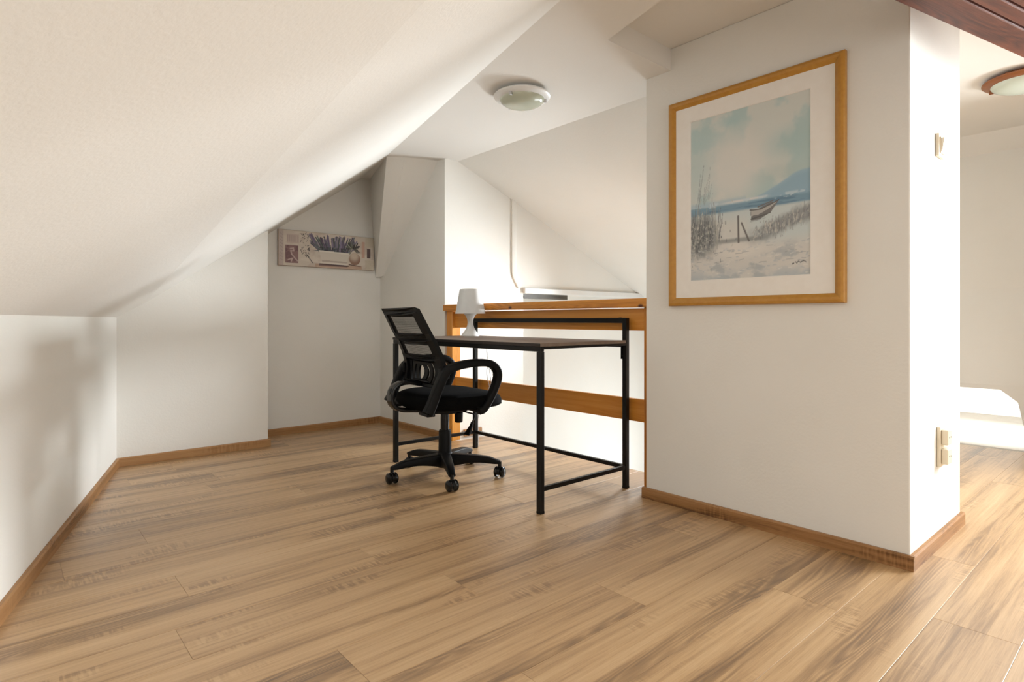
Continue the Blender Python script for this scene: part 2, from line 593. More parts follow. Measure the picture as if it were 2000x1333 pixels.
# stairwell: side wall with a recess, sloping roof, end wall, lower floor
WY = 3.46
mb = MB().prism([(2.545, WY, -2.6), (3.149, WY, -2.6), (3.149, WY, 1.06), (5.3, WY, 1.06), (5.3, WY, 2.3), (2.545, WY, 2.3)], (0, 0.30, 0))
mb.box(3.0, 5.3, WY + 0.16, WY + 0.30, -2.6, 1.2)
struct(mb.build('wall_stair', M['plaster']), 'bright white stairwell wall seen above and below the railing', 'wall')
mb = MB().box(3.149, 5.0, WY - 0.025, WY + 0.16, 1.062, 1.105)
struct(mb.build('trim_2', M['white_plastic'], bevel=0.003), 'white ledge running along the stairwell wall above the railing', 'ledge')
mb = MB().box(3.152, 3.66, WY + 0.002, WY + 0.05, 1.022, 1.060).box(3.155, 3.64, WY - 0.006, WY + 0.01, 1.030, 1.036)
struct(mb.build('trim_3', M['grey_rail']), 'short grey rail tucked under the white stairwell ledge', 'rail')
# curved pipe casing
sec = rrect(0.024, 0.007, 0.005)
pth = spline([(3.045, WY - 0.004, 1.80), (3.045, WY - 0.004, 1.5), (3.045, WY - 0.004, 1.26), (3.052, WY - 0.004, 1.20), (3.085, WY - 0.004, 1.145), (3.105, WY - 0.004, 1.115)], 6)
mb = MB().sweep(pth, sec, up=(0, 1, 0))
struct(mb.build('trim_4', M['plaster'], smooth=True), 'slim white pipe casing with curved foot on the stairwell wall', 'casing')
# stairwell roof
mb = MB().prism([(2.51, 1.66, 2.0), (3.325, 1.66, 1.67), (5.4, 1.66, 0.772), (5.4, 1.66, 1.1), (3.35, 1.66, 2.05), (2.51, 1.66, 2.3)], (0, 2.0, 0))
struct(mb.build('ceiling_stair', M['plaster']), 'white sloping roof over the stairwell behind the railing', 'ceiling')
mb = MB().box(5.0, 5.2, 1.60, 3.8, -2.6, 1.1)
struct(mb.build('wall_stair_end', M['plaster']), 'white end wall of the stairwell hidden behind the block', 'wall')
mb = MB().box(3.0, 5.2, 1.60, 1.72, -2.6, 2.1)
struct(mb.build('wall_stair_near', M['plaster']), 'white partition between stairwell and the room at right', 'wall')
mb = MB().box(2.60, 5.2, 1.6, 3.8, -2.7, -2.6)
struct(mb.build('floor_lower', M['lower_floor']), 'pale lower storey floor at the foot of the stairwell', 'floor')
mb = MB().box(2.50, 2.70, 1.6, 3.5, -2.6, -0.21)
struct(mb.build('wall_stair_lower', M['plaster']), 'white wall below the landing edge in the stairwell', 'wall')

# right-hand room: eaves wall with a low lit niche
pan = [(YB, -0.02), (0.674, -0.02), (0.674, 0.16), (0.704, 0.315), (0.794, 0.390), (1.40, 0.390), (1.40, -0.02), (1.62, -0.02), (1.62, 0.42), (YB, 0.42)]
mb = MB().prism([(4.965, y, z) for y, z in pan], (0.06, 0, 0))
mb.prism([(4.9655, YB, 0.42), (4.9655, 1.62, 0.42), (5.099, 1.62, 1.065), (5.099, YB, 1.065)], (0.06, 0, 0))
struct(mb.build('wall_right', M['plaster']), 'low white leaning eaves panel with a bright niche at far right', 'wall')
mb = MB().box(5.099, 5.25, YB, 1.62, 1.06, 2.10)
struct(mb.build('wall_right_upper', M['plaster']), 'white upper wall of the room behind the block', 'wall')
mb = MB().prism([(5.10, YB, 2.10), (4.95, YB, 2.10), (5.10, YB, 1.99)], (0, 4.2, 0))
struct(mb.build('trim_5', M['ceil']), 'white cove between far right wall and ceiling', 'cove')
mb = MB().box(5.50, 5.6, 0.3, 1.7, -0.1, 0.62).box(5.03, 5.55, 0.55, 0.62, -0.1, 0.60).box(5.03, 5.55, 1.45, 1.52, -0.1, 0.60).box(5.04, 5.6, 0.5, 1.55, 0.54, 0.60).box(4.985, 5.55, 0.55, 1.52, -0.1, 0.004)
struct(mb.build('wall_niche', M['plaster']), 'bright white inside of the low niche at far right', 'wall')
mb = MB().box(5.42, 5.50, 0.62, 1.45, 0.165, 0.215)
struct(mb.build('trim_6', M['white_plastic']), 'thin white ledge inside the low bright niche', 'ledge')
area('niche_fill_light', (5.12, 1.0, 0.50), (5.46, 1.0, 0.12), 0.7, 0.22, 3.2, WARM, 120)  # hidden area light added to brighten the niche interior
mb = MB().box(-2.2, XR + 0.3, YB - 0.15, YB, -0.2, 2.2)
struct(mb.build('wall_rear', M['plaster']), 'white gable wall behind the viewer', 'wall')


def window(name, label, cx, cy, cz, wy, wz, axis):
    root = thing(name, label, 'window', (cx, cy, cz))
    root['kind'] = 'structure'
    t = 0.05
    def bar(u0, u1, z0, z1, nm):
        m_ = MB()
        if axis == 'x': m_.box(-0.02, 0.03, u0, u1, z0, z1)
        else: m_.box(u0, u1, -0.03, 0.02, z0, z1)
        m_.build(nm, M['white_plastic'], root, bevel=0.004)
    bar(-wy / 2 - t, wy / 2 + t, wz / 2, wz / 2 + t, 'frame_head')
    bar(-wy / 2 - t, wy / 2 + t, -wz / 2 - t, -wz / 2, 'frame_sill')
    bar(-wy / 2 - t, -wy / 2, -wz / 2, wz / 2, 'frame_jamb')
    bar(wy / 2, wy / 2 + t, -wz / 2, wz / 2, 'frame_jamb')
    bar(-0.02, 0.02, -wz / 2, wz / 2, 'mullion')
    return root


window('window_1', 'white framed window at right outside the view', 4.352, -0.48, 1.32, 1.0, 1.25, 'x')
mb = MB().box(4.39, 4.50, YB, 0.30, 0.0, H_HIGH).box(4.505, 4.955, 0.22, 0.295, 0.0, H_HIGH)
struct(mb.build('wall_window', M['plaster']), 'white wall with the window beside the right hand room', 'wall')
window('rear_fill_frame', 'white window frame added behind the viewer around the rear fill light', 1.1, -2.57, 1.15, 1.5, 1.2, 'y')  # invented window frame, dresses the fill light behind the camera

# ------------------------------------------------------------------ floor and its planks
FE = 2.72                                           # landing edge above the stairs
fl = [(-2.2, YB), (XR, YB), (XR, 1.60), (FE, 1.60), (FE, 3.46), (2.5, 3.46), (2.5, 4.5), (-0.2, 4.5)]
mb = MB().prism([(x, y, -0.012) for x, y in fl], (0, 0, -0.2))
floor = struct(mb.build('floor', M['lower_floor']), 'oak look laminate floor of wide planks with long grain', 'floor')
PW, PL, Y0 = 0.193, 1.397, 0.471
JOINT = {-1: 2.009, 0: 2.537, 1: 1.848, 3: 1.45, 4: 2.055, 6: 1.765, 7: 1.013, 8: 0.443, 9: 1.288, 2: 0.95, 5: 1.12}
plank_cache = {}


def plank_mesh(L, W):
    key = (round(L, 3), round(W, 3))
    if key in plank_cache:
        return plank_cache[key]
    g, ch, dz = 0.0003, 0.0009, 0.00035
    bm = bmesh.new()
    rings = []
    for inset, z in ((g, -0.012), (g, -dz), (g + ch, 0.0)):
        hx, hy = L / 2 - inset, W / 2 - inset
        rings.append([bm.verts.new((sx * hx, sy * hy, z)) for sx, sy in ((-1, -1), (1, -1), (1, 1), (-1, 1))])
    for r0, r1 in zip(rings[:-1], rings[1:]):
        for i in range(4):
            bm.faces.new((r0[i], r0[(i + 1) % 4], r1[(i + 1) % 4], r1[i]))
    bm.faces.new(rings[-1])
    me = bpy.data.meshes.new('plank')
    bm.to_mesh(me); bm.free()
    me.materials.append(M['floor'])
    plank_cache[key] = me
    return me


for k in range(-15, 21):
    y0, y1 = Y0 + k * PW, Y0 + (k + 1) * PW
    y1c, y0c = min(y1, 4.42), max(y0, YB + 0.002)
    if y1c - y0c < 0.02:
        continue
    ym = (y0c + y1c) / 2
    xs = knee_x(y0c) - 0.06 if y1c < 4.1 else (1.33 if y0c > 4.0 else knee_x(y0c) - 0.06)
    if y0c > 4.07: xs = 1.33
    xe = XR - 0.04 if ym < 1.62 else (FE if ym < 3.44 else 2.41)
    if 1.55 < ym < 1.75: xe = FE
    off = JOINT.get(k, random.uniform(0, PL))
    n0 = math.floor((xs - off) / PL)
    x = off + n0 * PL
    while x < xe:
        a_, b_ = max(x, xs), min(x + PL, xe)
        if b_ - a_ > 0.03:
            o = bpy.data.objects.new('plank', plank_mesh(b_ - a_, y1c - y0c))
            C.objects.link(o)
            o.parent = floor
            o.location = ((a_ + b_) / 2, ym, 0)
        x += PL

# ------------------------------------------------------------------ baseboards
BH, BT = 0.050, 0.015


def baseboard(name, A, B, n, label, ext0=0.0, ext1=0.0):
    A, B, n = Vector(A + (0,)), Vector(B + (0,)), Vector(n + (0,)).normalized()
    d = (B - A).normalized()
    L = (B - A).length + ext0 + ext1
    mid = (A - d * ext0 + B + d * ext1) / 2
    mb = MB().prism([(-L / 2, 0, 0), (-L / 2, BT, 0), (-L / 2, BT, BH - 0.006), (-L / 2, BT - 0.005, BH), (-L / 2, 0, BH)], (L, 0, 0))
    o = mb.build(name, M['skirt'])
    ang = math.atan2(d.y, d.x)
    loc_n = Vector((-math.sin(ang), math.cos(ang), 0))
    if loc_n.dot(n) < 0:
        ang += math.pi
    o.location = mid
    o.rotation_euler = (0, 0, ang)
    return struct(o, label, 'baseboard')


q0, q1 = KN_P + KN_D * (-0.02), KN_P + KN_D * (-6.9)
baseboard('baseboard_left', (q0.x, q0.y), (q1.x, q1.y), (KN_N.x, KN_N.y), 'long oak baseboard along the low knee wall at left')
baseboard('baseboard_back', (0.525, 4.06), (1.37, 4.06), (0, -1), 'oak baseboard along the back wall beside the knee wall', 0, BT)
baseboard('baseboard_recess', (1.37, 4.40), (2.395, 4.40), (0, -1), 'oak baseboard below the lavender canvas')
baseboard('baseboard_side', (2.395, 3.46), (2.395, 4.385), (-1, 0), 'oak baseboard behind the office chair along the side wall')
baseboard('baseboard_stair', (2.56, 3.46), (2.72, 3.46), (0, -1), 'short oak baseboard stub at the landing edge by the stairwell')
baseboard('baseboard_partition', (BX0, BY0), (BX0, BY1), (-1, 0), 'oak baseboard with strong grain below the framed seascape', BT, BT)
baseboard('baseboard_right', (BX0, BY0), (BX1, BY0), (0, -1), 'brightly lit oak baseboard below the light switch', 0, BT)

# ------------------------------------------------------------------ dark beam overhead
bd = Vector((0.80, -0.186, 0)).normalized()
bang = math.atan2(bd.y, bd.x)
beam = thing('roof_beam', 'dark brown stained timber beam with grooves at top right', 'beam', (2.0, 0.567, 1.80), bang)
# local: x along, +y is the far side; far lower edge at y=0
def beam_strip(name, y0, y1, z0, z1, bev=0.004):
    o = MB().box(-1.5, 2.75, y0, y1, z0, z1).build(name, M['beam'], beam, bevel=bev)
    return o
beam_strip('board', -0.098, 0.0, 0.0, 0.20)
beam_strip('board', -0.152, -0.104, 0.002, 0.20)
beam_strip('board', -0.230, -0.158, 0.004, 0.20)
beam_strip('core', -0.226, -0.01, 0.014, 0.195, 0.0)

# ------------------------------------------------------------------ railing
rail = thing('wooden_railing', 'varnished orange pine railing with knots in front of the stairwell', 'railing', (2.42, 2.56, 0))


def rl(name, x0, x1, y0, y1, z0, z1, mat, bev=0.003):
    mb = MB().box(x0 - (x0 + x1) / 2, (x1 - x0) / 2, y0 - (y0 + y1) / 2, (y1 - y0) / 2, z0 - (z0 + z1) / 2, (z1 - z0) / 2)
    o = mb.build(name, mat, rail, bevel=bev)
    o.location = ((x0 + x1) / 2 - 2.42, (y0 + y1) / 2 - 2.56, (z0 + z1) / 2)
    return o


rl('top_rail', 2.375, 2.485, 1.695, 3.455, 0.914, 0.957, M['pine'])
rl('upper_board', 2.425, 2.450, 1.752, 3.380, 0.796, 0.908, M['pine'])
rl('lower_board', 2.425, 2.450, 1.752, 3.380, 0.338, 0.451, M['pine'])
rl('post', 2.400, 2.470, 3.378, 3.446, 0.0, 0.914, M['pine_v'])
rl('post', 2.400, 2.470, 1.695, 1.753, 0.0, 0.914, M['pine_v'])

# ------------------------------------------------------------------ desk
DX0, DX1, DY0, DY1 = 1.793, 2.392, 1.858, 3.102
DZ = 0.7475
desk = thing('folding_desk', 'black steel framed desk with dark brown top beside the railing', 'desk', (DX0, DY0, 0))


def dk(name, x0, x1, y0, y1, z0, z1, mat, bev=0.002, parent=None):
    mb = MB().box(x0 - DX0, x1 - DX0, y0 - DY0, y1 - DY0, z0, z1)
    return mb.build(name, mat, parent or desk, bevel=bev)


T = 0.0255
h = T / 2
top = dk('tabletop', DX0 - h, DX1 - h - 0.001, DY0 - h, DY1 + h, DZ - 0.015, DZ, M['desk'], 0.0012)
dk('edge_band', DX0 - h - 0.0012, DX0 - h, DY0 - h, DY1 + h, DZ - 0.0148, DZ - 0.0006, M['desk_edge'], 0, top)
dk('front_rail', DX0 - h + 0.001, DX0 + h, DY0 - h + 0.002, DY1 + h - 0.002, DZ - 0.037, DZ - 0.0155, M['steel'])
dk('side_rail', DX0 + h, DX1 - h, DY0 - h, DY0 - h + 0.018, DZ - 0.0265, DZ - 0.0155, M['steel'], 0.001)
dk('side_rail', DX0 + h, DX1 - h, DY1 + h - 0.018, DY1 + h, DZ - 0.0265, DZ - 0.0155, M['steel'], 0.001)
for y in (DY0, DY1):
    dk('leg', DX0 - h, DX0 + h, y - h, y + h, 0.004, DZ - 0.0375, M['steel'])
    dk('foot_cap', DX0 - h - 0.0006, DX0 + h + 0.0006, y - h - 0.0006, y + h + 0.0006, 0.0, 0.012, M['black'])
    dk('leg', DX1 - h, DX1 + h, y - h, y + h, 0.004, 0.860, M['steel'])
    dk('foot_cap', DX1 - h - 0.0006, DX1 + h + 0.0006, y - h - 0.0006, y + h + 0.0006, 0.0, 0.012, M['black'])
    dk('side_stretcher', DX0 + h, DX1 - h, y - 0.009, y + 0.009, 0.096, 0.116, M['steel'])
    s = 1 if y == DY0 else -1
    hy = y + s * h
    pl = dk('hinge_plate', DX1 - 0.020, DX1 + 0.004, min(hy, hy + s * 0.004), max(hy, hy + s * 0.004), DZ - 0.095, DZ - 0.028, M['steel'], 0.0008)
    for z in (DZ - 0.045, DZ - 0.078):
        dk('bolt', DX1 - 0.014, DX1 - 0.006, min(hy, hy + s * 0.007), max(hy, hy + s * 0.007), z - 0.004, z + 0.004, M['chrome'], 0.001, pl)
dk('rear_stretcher', DX1 - 0.010, DX1 + 0.010, DY0 + h, DY1 - h, 0.096, 0.116, M['steel'])
dk('rear_guard_bar', DX1 - h, DX1 + h, DY0 + h, DY1 - h, 0.8345, 0.860, M['steel'])
dk('rear_support_rail', DX1 - h - 0.03, DX1 - h - 0.002, DY0 + h, DY1 - h, DZ - 0.034, DZ - 0.0155, M['steel'])

# ------------------------------------------------------------------ table lamp
LX, LY = 2.262, 2.985
lamp = thing('table_lamp', 'small white table lamp with tapered shade on the desk', 'lamp', (LX, LY, DZ))
prof = [(0.0, 0.0), (0.056, 0.0), (0.0575, 0.003), (0.055, 0.009), (0.046, 0.020), (0.034, 0.036), (0.024, 0.055), (0.0185, 0.075), (0.0175, 0.090), (0.0195, 0.106), (0.026, 0.122), (0.036, 0.136), (0.043, 0.144), (0.040, 0.147), (0.0, 0.147)]
MB().lathe(prof, n=48).build('base', M['white_plastic'], lamp, smooth=True)
sh = [(0.0955, 0.143), (0.0675, 0.296), (0.062, 0.2985), (0.0615, 0.2965), (0.066, 0.294), (0.0937, 0.144)]
MB().lathe(sh, n=64, close=True).build('shade', M['shade'], lamp, smooth=True)
MB().lathe([(0.0, 0.147), (0.015, 0.147), (0.015, 0.165), (0.024, 0.190), (0.026, 0.215), (0.018, 0.236), (0.0, 0.242)], n=24).build('bulb', M['opal'], lamp, smooth=True)
cp = [(0.045, 0.01, 0.004), (0.08, 0.02, 0.004), (0.113, 0.025, 0.004)]
MB().tube(spline(cp, 8), 0.0026, 8).build('cord', M['cord_white'], lamp, smooth=True)
cable = thing('power_cable', 'thin looped power cable hanging behind the desk next to the left post', 'cable', (2.414, 3.02, 0))
cp = [(0, 0.0, 0.735), (0, -0.01, 0.66), (0.001, -0.035, 0.55), (0.001, -0.055, 0.46), (0, -0.05, 0.41), (-0.002, -0.03, 0.45), (-0.002, -0.015, 0.52), (0, -0.045, 0.545), (0, -0.075, 0.48),
      (0.001, -0.03, 0.40), (0, 0.04, 0.30), (0, 0.078, 0.20), (0, 0.080, 0.10), (0, 0.080, 0.014), (0, 0.095, 0.005)]
MB().tube(spline(cp, 8), 0.0024, 8).build('cable_run', M['cord_white'], cable, smooth=True)
MB().box(-0.006, 0.006, 0.093, 0.13, 0.0, 0.018).build('plug', M['cord_white'], cable, bevel=0.003)

# ------------------------------------------------------------------ office chair
CX, CY = 1.835, 2.650
chair = thing('office_chair', 'black mesh back swivel office chair on castors at the desk', 'chair', (CX, CY, 0), math.radians(-8))
# five star base
MB().lathe([(0.0, 0.052), (0.040, 0.052), (0.046, 0.062), (0.046, 0.105), (0.040, 0.128), (0.034, 0.134), (0.0, 0.134)], n=32).build('base_hub', M['black'], chair, smooth=True)
for i in range(5):
    ang = math.radians(-110 + 72 * i)
    d = Vector((math.cos(ang), math.sin(ang), 0))
    path, secs = [], []
    for s_ in np.linspace(0, 1, 11):
        r = 0.030 + 0.272 * s_
        zt = 0.126 - 0.020 * s_ ** 1.3 - 0.018 * max(0, s_ - 0.75) / 0.25
        zb = 0.056 + 0.022 * math.sin(math.pi * min(1, s_ * 1.15) * 0.75) * 1.0
        zb = min(zb, zt - 0.014)
        wd = 0.030 * (1 - s_) + 0.0175 * s_
        path.append(d * r + Vector((0, 0, (zt + zb) / 2)))
        secs.append(rrect(wd, (zt - zb) / 2, min(0.008, (zt - zb) / 2 * 0.8)))
    MB().sweep(path, secs).build('base_arm', M['black'], chair, smooth=True)
    cpos = d * 0.300
    rz = ang + math.radians([25, 70, -30, 40, 100][i])
    cast = MB()
    cast.lathe([(0.0, 0.048), (0.010, 0.048), (0.010, 0.085), (0.0, 0.085)], n=12)
    co = cast.build('castor', M['black_gloss'], chair, smooth=True)
    co.location = cpos
    co.rotation_euler = (0, 0, rz)
    # hood
    hd = MB()
    hp = [(0.030 * math.cos(t), 0.029 + 0.030 * math.sin(t)) for t in np.linspace(math.radians(-20), math.radians(205), 16)]
    hd.prism([(x, -0.010, z) for x, z in hp], (0, 0.020, 0))
    hd.build('castor_hood', M['black_gloss'], co, bevel=0.003)
    for s_ in (-1, 1):
        wm = MB()
        n = 24
        pf = [(0.0, 0.010), (0.026, 0.010), (0.0285, 0.013), (0.0285, 0.022), (0.022, 0.0275), (0.010, 0.030), (0.0, 0.0305)]
        wm.lathe([(r, z) for r, z in pf], n=n)
        wo = wm.build('castor_wheel', M['black_gloss'], co, smooth=True)
        wo.rotation_euler = (math.pi / 2 * s_, 0, 0)
        wo.location = (0, 0, 0.0287)
MB().lathe([(0.0, 0.10), (0.036, 0.10), (0.034, 0.245), (0.031, 0.252), (0.0, 0.252)], n=32).build('column_sleeve', M['black'], chair, smooth=True)
MB().lathe([(0.0, 0.24), (0.0235, 0.24), (0.0235, 0.352), (0.0, 0.352)], n=28).build('gas_column', M['black_gloss'], chair, smooth=True)
mb = MB().box(-0.10, 0.10, -0.07, 0.07, 0.352, 0.378).box(-0.04, 0.05, -0.04, 0.04, 0.340, 0.36)
MB_plate = mb.build('tilt_mechanism', M['black'], chair, bevel=0.005)
MB().box(-0.19, 0.16, -0.19, 0.19, 0.378, 0.388).build('seat_plate', M['black'], chair, bevel=0.003)
# seat cushion
mb = MB()
NA = 56
lv = [(0.80, 0.388), (0.95, 0.392), (1.0, 0.412), (1.0, 0.436), (0.965, 0.455), (0.86, 0.467), (0.60, 0.471), (0.30, 0.470)]
rings = []
for f, z in lv:
    ring = []
    for q in range(NA):
        t = 2 * math.pi * q / NA
        c_, s_ = math.cos(t), math.sin(t)
        ex = 2 / 3.1
        x = 0.022 + f * 0.262 * math.copysign(abs(c_) ** ex, c_)
        y = f * (0.256 - 0.012 * (x < -0.1)) * math.copysign(abs(s_) ** ex, s_)
        drop = 0.020 * max(0, (x - 0.10) / 0.18) ** 2
        ring.append(mb.bm.verts.new((x, y, z - drop * (z > 0.40))))
    rings.append(ring)
for a_, b_ in zip(rings[:-1], rings[1:]):
    for q in range(NA):
        mb.bm.faces.new((a_[q], a_[(q + 1) % NA], b_[(q + 1) % NA], b_[q]))
mb.bm.faces.new(rings[0][::-1]); mb.bm.faces.new(rings[-1])
mb.build('seat', M['fabric'], chair, smooth=True)

# backrest: everything is laid out in (y, s) and bent onto the side profile
BACK = spline([(-0.252, 0, 0.903), (-0.198, 0, 0.800), (-0.150, 0, 0.712), (-0.124, 0, 0.650), (-0.110, 0, 0.585), (-0.120, 0, 0.515), (-0.134, 0, 0.490)], 16)
seglen = [0.0]
for p, q in zip(BACK[:-1], BACK[1:]):
    seglen.append(seglen[-1] + (q - p).length)
BL = seglen[-1]


def back_pt(y, s, off=0.0):
    s = max(0, min(BL, s))
    i = max(0, min(len(seglen) - 2, int(np.searchsorted(seglen, s)) - 1))
    f = (s - seglen[i]) / max(1e-9, seglen[i + 1] - seglen[i])
    p = BACK[i].lerp(BACK[i + 1], f)
    i2, i3 = max(0, i - 3), min(len(BACK) - 1, i + 4)
    t = (BACK[i3] - BACK[i2]).normalized()
    n = Vector((-t.z, 0, t.x))            # forward or backward; fixed sign below
    if n.x < 0: n = -n
    dish = -0.018 * (1 - (y / 0.22) ** 2)
    p = p + n * (off + dish)
    return Vector((p.x, y, p.z))


def half_w(s):
    u = s / BL
    return 0.226 + 0.014 * math.sin(math.pi * min(1, u * 1.15) * 0.5) - 0.020 * max(0, u - 0.8) / 0.2


def sheet(loops, name, mat, thick, parent, smooth=False):
    """flat outline with holes in (y,s), bent onto the back profile, with thickness"""
    cu = bpy.data.curves.new('tmp', 'CURVE')
    cu.dimensions = '2D'
    cu.fill_mode = 'BOTH'
    for lp in loops:
        sp = cu.splines.new('POLY')
        sp.points.add(len(lp) - 1)
        for pt, (y, s) in zip(sp.points, lp):
            pt.co = (y, s, 0, 1)
        sp.use_cyclic_u = True
    ob = bpy.data.objects.new('tmp', cu)
    C.objects.link(ob)
    me = bpy.data.meshes.new_from_object(ob)
    bpy.data.objects.remove(ob)
    bpy.data.curves.remove(cu)
    bm = bmesh.new()
    bm.from_mesh(me)
    bpy.data.meshes.remove(me)
    bmesh.ops.remove_doubles(bm, verts=bm.verts[:], dist=1e-5)
    for v in bm.verts:
        v.co = back_pt(v.co.x, v.co.y, 0)
    bmesh.ops.recalc_face_normals(bm, faces=bm.faces[:])
    if sum(f.normal.x * f.calc_area() for f in bm.faces) < 0:
        bmesh.ops.reverse_faces(bm, faces=bm.faces[:])
    g = bmesh.ops.extrude_face_region(bm, geom=bm.faces[:])
    vs = [e for e in g['geom'] if isinstance(e, bmesh.types.BMVert)]
    bm.normal_update()
    for v in vs:
        v.co += Vector((-1, 0, 0.35)).normalized() * thick
    bmesh.ops.recalc_face_normals(bm, faces=bm.faces[:])
    me = bpy.data.meshes.new(name)
    bm.to_mesh(me); bm.free()
    me.materials.append(mat)
    o = bpy.data.objects.new(name, me)
    C.objects.link(o)
    o.parent = parent
    return o


def outline(s0, s1, inset, n=18, r=0.0):
    L = [(-half_w(s) + inset, s) for s in np.linspace(s0, s1, n)]
    R = [(half_w(s) - inset, s) for s in np.linspace(s1, s0, n)]
    bot = [(y, s1) for y in np.linspace(L[-1][0], R[0][0], 12)[1:-1]]
    tp = [(y, s0) for y in np.linspace(R[-1][0], L[0][0], 12)[1:-1]]
    return L + bot + R + tp


S1, S2, S3, S4 = 0.034, 0.150, 0.190, 0.276        # top bar, cross bar, lower mesh end
frame = sheet([outline(0, BL, 0.0, 40), outline(S1, S2, 0.054), outline(S3, S4, 0.056), outline(S4 + 0.024, BL - 0.030, 0.058)], 'back_frame', M['black'], 0.028, chair)
for (sa, sb) in ((S1 - 0.006, S2 + 0.006), (S3 - 0.006, S4 + 0.008)):
    m_ = MB()
    ny, ns = 14, 12
    g = [[m_.bm.verts.new(back_pt((-1 + 2 * i / ny) * (half_w(sa + (sb - sa) * j / ns) - 0.050), sa + (sb - sa) * j / ns, -0.010)) for i in range(ny + 1)] for j in range(ns + 1)]
    for j in range(ns):
        for i in range(ny):
            m_.bm.faces.new((g[j][i], g[j][i + 1], g[j + 1][i + 1], g[j + 1][i]))
    m_.build('mesh_panel', M['mesh'], chair, smooth=True)


def arc_slot(yc, s0, s1, bow, wdt, n=14):
    a_ = []
    for f in np.linspace(0, 1, n):
        s = s0 + (s1 - s0) * f
        y = yc + bow * (4 * f * (1 - f) - 0.5)
        a_.append((y - wdt / 2, s))
    for f in np.linspace(1, 0, n):
        s = s0 + (s1 - s0) * f
        y = yc + bow * (4 * f * (1 - f) - 0.5)
        a_.append((y + wdt / 2, s))
    return a_


SL0, SL1 = S4 + 0.040, BL - 0.040
sm = (SL0 + SL1) / 2
oval = [(0.034 * math.cos(t), sm + 0.042 * math.sin(t)) for t in np.linspace(0, 2 * math.pi, 24, endpoint=False)]
lumb = [outline(S4 + 0.018, BL - 0.022, 0.040), oval]
for sg in (-1, 1):
    lumb.append(arc_slot(sg * 0.074, SL0 + 0.004, SL1 - 0.004, -sg * -0.020, 0.020))
    lumb.append(arc_slot(sg * 0.126, SL0 - 0.010, SL1 + 0.010, -sg * -0.016, 0.018))
sheet(lumb, 'lumbar_panel', M['black'], 0.010, chair)
# support bar behind the back
jp = spline([(-0.135, 0, 0.508), (-0.200, 0, 0.522), (-0.258, 0, 0.520), (-0.296, 0, 0.498), (-0.312, 0, 0.458), (-0.305, 0, 0.415), (-0.270, 0, 0.386), (-0.200, 0, 0.376), (-0.08, 0, 0.370)], 8)
jb = MB().sweep(jp, rrect(0.010, 0.034, 0.005), up=(0, 1, 0)).build('back_support_bar', M['black_gloss'], chair, smooth=True)
kn_ = MB().lathe([(0.0, 0.0), (0.020, 0.0), (0.021, 0.008), (0.016, 0.016), (0.0, 0.018)], n=20).build('adjust_knob', M['black_gloss'], chair, smooth=True)
kn_.location = (-0.306, 0, 0.478)
kn_.rotation_euler = (0, -math.pi / 2, 0)
# armrests
ap = [(x * 0.94 + 0.045, z) for x, z in [(-0.285, 0.392), (-0.262, 0.432), (-0.222, 0.520), (-0.180, 0.592), (-0.130, 0.614), (-0.05, 0.627), (0.030, 0.630), (0.092, 0.622), (0.134, 0.592), (0.142, 0.548), (0.118, 0.486), (0.080, 0.424), (0.048, 0.388), (0.020, 0.380)]]
for sg in (-1, 1):
    pth = spline([(x, sg * 0.256, z) for x, z in ap], 6)
    secs = []
    n = len(pth)
    for i_ in range(n):
        u = i_ / (n - 1)
        tk = 0.026 - 0.006 * min(1, u / 0.3) if u < 0.3 else 0.020 - 0.002 * min(1, (u - 0.3) / 0.3)
        wd = 0.021 + 0.006 * math.sin(math.pi * min(1, max(0, (u - 0.1) / 0.75)))
        secs.append(rrect(tk, wd, 0.009))
    arm = MB().sweep(pth, secs, up=(0, 1, 0)).build('armrest', M['black'], chair, smooth=True)
    for x in (-0.205, 0.075):
        MB().box(x - 0.022, x + 0.022, min(sg * 0.16, sg * 0.260), max(sg * 0.16, sg * 0.260), 0.374, 0.389).build('armrest_bracket', M['black'], arm, bevel=0.003)
    # joint to the back frame
    MB().box(-0.150, -0.100, min(sg * 0.215, sg * 0.256), max(sg * 0.215, sg * 0.256), 0.555, 0.610).build('armrest_joint', M['black'], arm, bevel=0.006)
# tension knob and tilt lever
MB().lathe([(0.0, 0.285), (0.019, 0.285), (0.022, 0.290), (0.0235, 0.338), (0.010, 0.345), (0.010, 0.36), (0.0, 0.36)], 0.085, 0.0, 24).build('tension_knob', M['black'], chair, smooth=True)
lev = MB().tube(spline([(0.05, -0.05, 0.362), (0.09, -0.10, 0.350), (0.118, -0.115, 0.338), (0.112, -0.118, 0.315), (0.100, -0.122, 0.296)], 6), 0.0042, 8).build('tilt_lever', M['black'], chair, smooth=True)
lp = [(0.104, -0.121, 0.302), (0.094, -0.124, 0.280), (0.074, -0.128, 0.250), (0.062, -0.130, 0.238)]
MB().sweep(lp, [rrect(0.007, 0.006, 0.003), rrect(0.009, 0.007, 0.003), rrect(0.018, 0.007, 0.003), rrect(0.020, 0.004, 0.002)]).build('lever_paddle', M['black'], lev, smooth=True)

# ------------------------------------------------------------------ prints (painted as colour on a fine grid)
def vnoise(u, v, seed):
    rng = np.random.RandomState(seed)
    g = rng.rand(64, 64)
    u, v = np.asarray(u) % 63, np.asarray(v) % 63
    i, j = np.floor(u).astype(int), np.floor(v).astype(int)
    fu, fv = u - i, v - j
    fu, fv = fu * fu * (3 - 2 * fu), fv * fv * (3 - 2 * fv)
    i2, j2 = (i + 1) % 64, (j + 1) % 64
    return (g[i, j] * (1 - fu) + g[i2, j] * fu) * (1 - fv) + (g[i, j2] * (1 - fu) + g[i2, j2] * fu) * fv


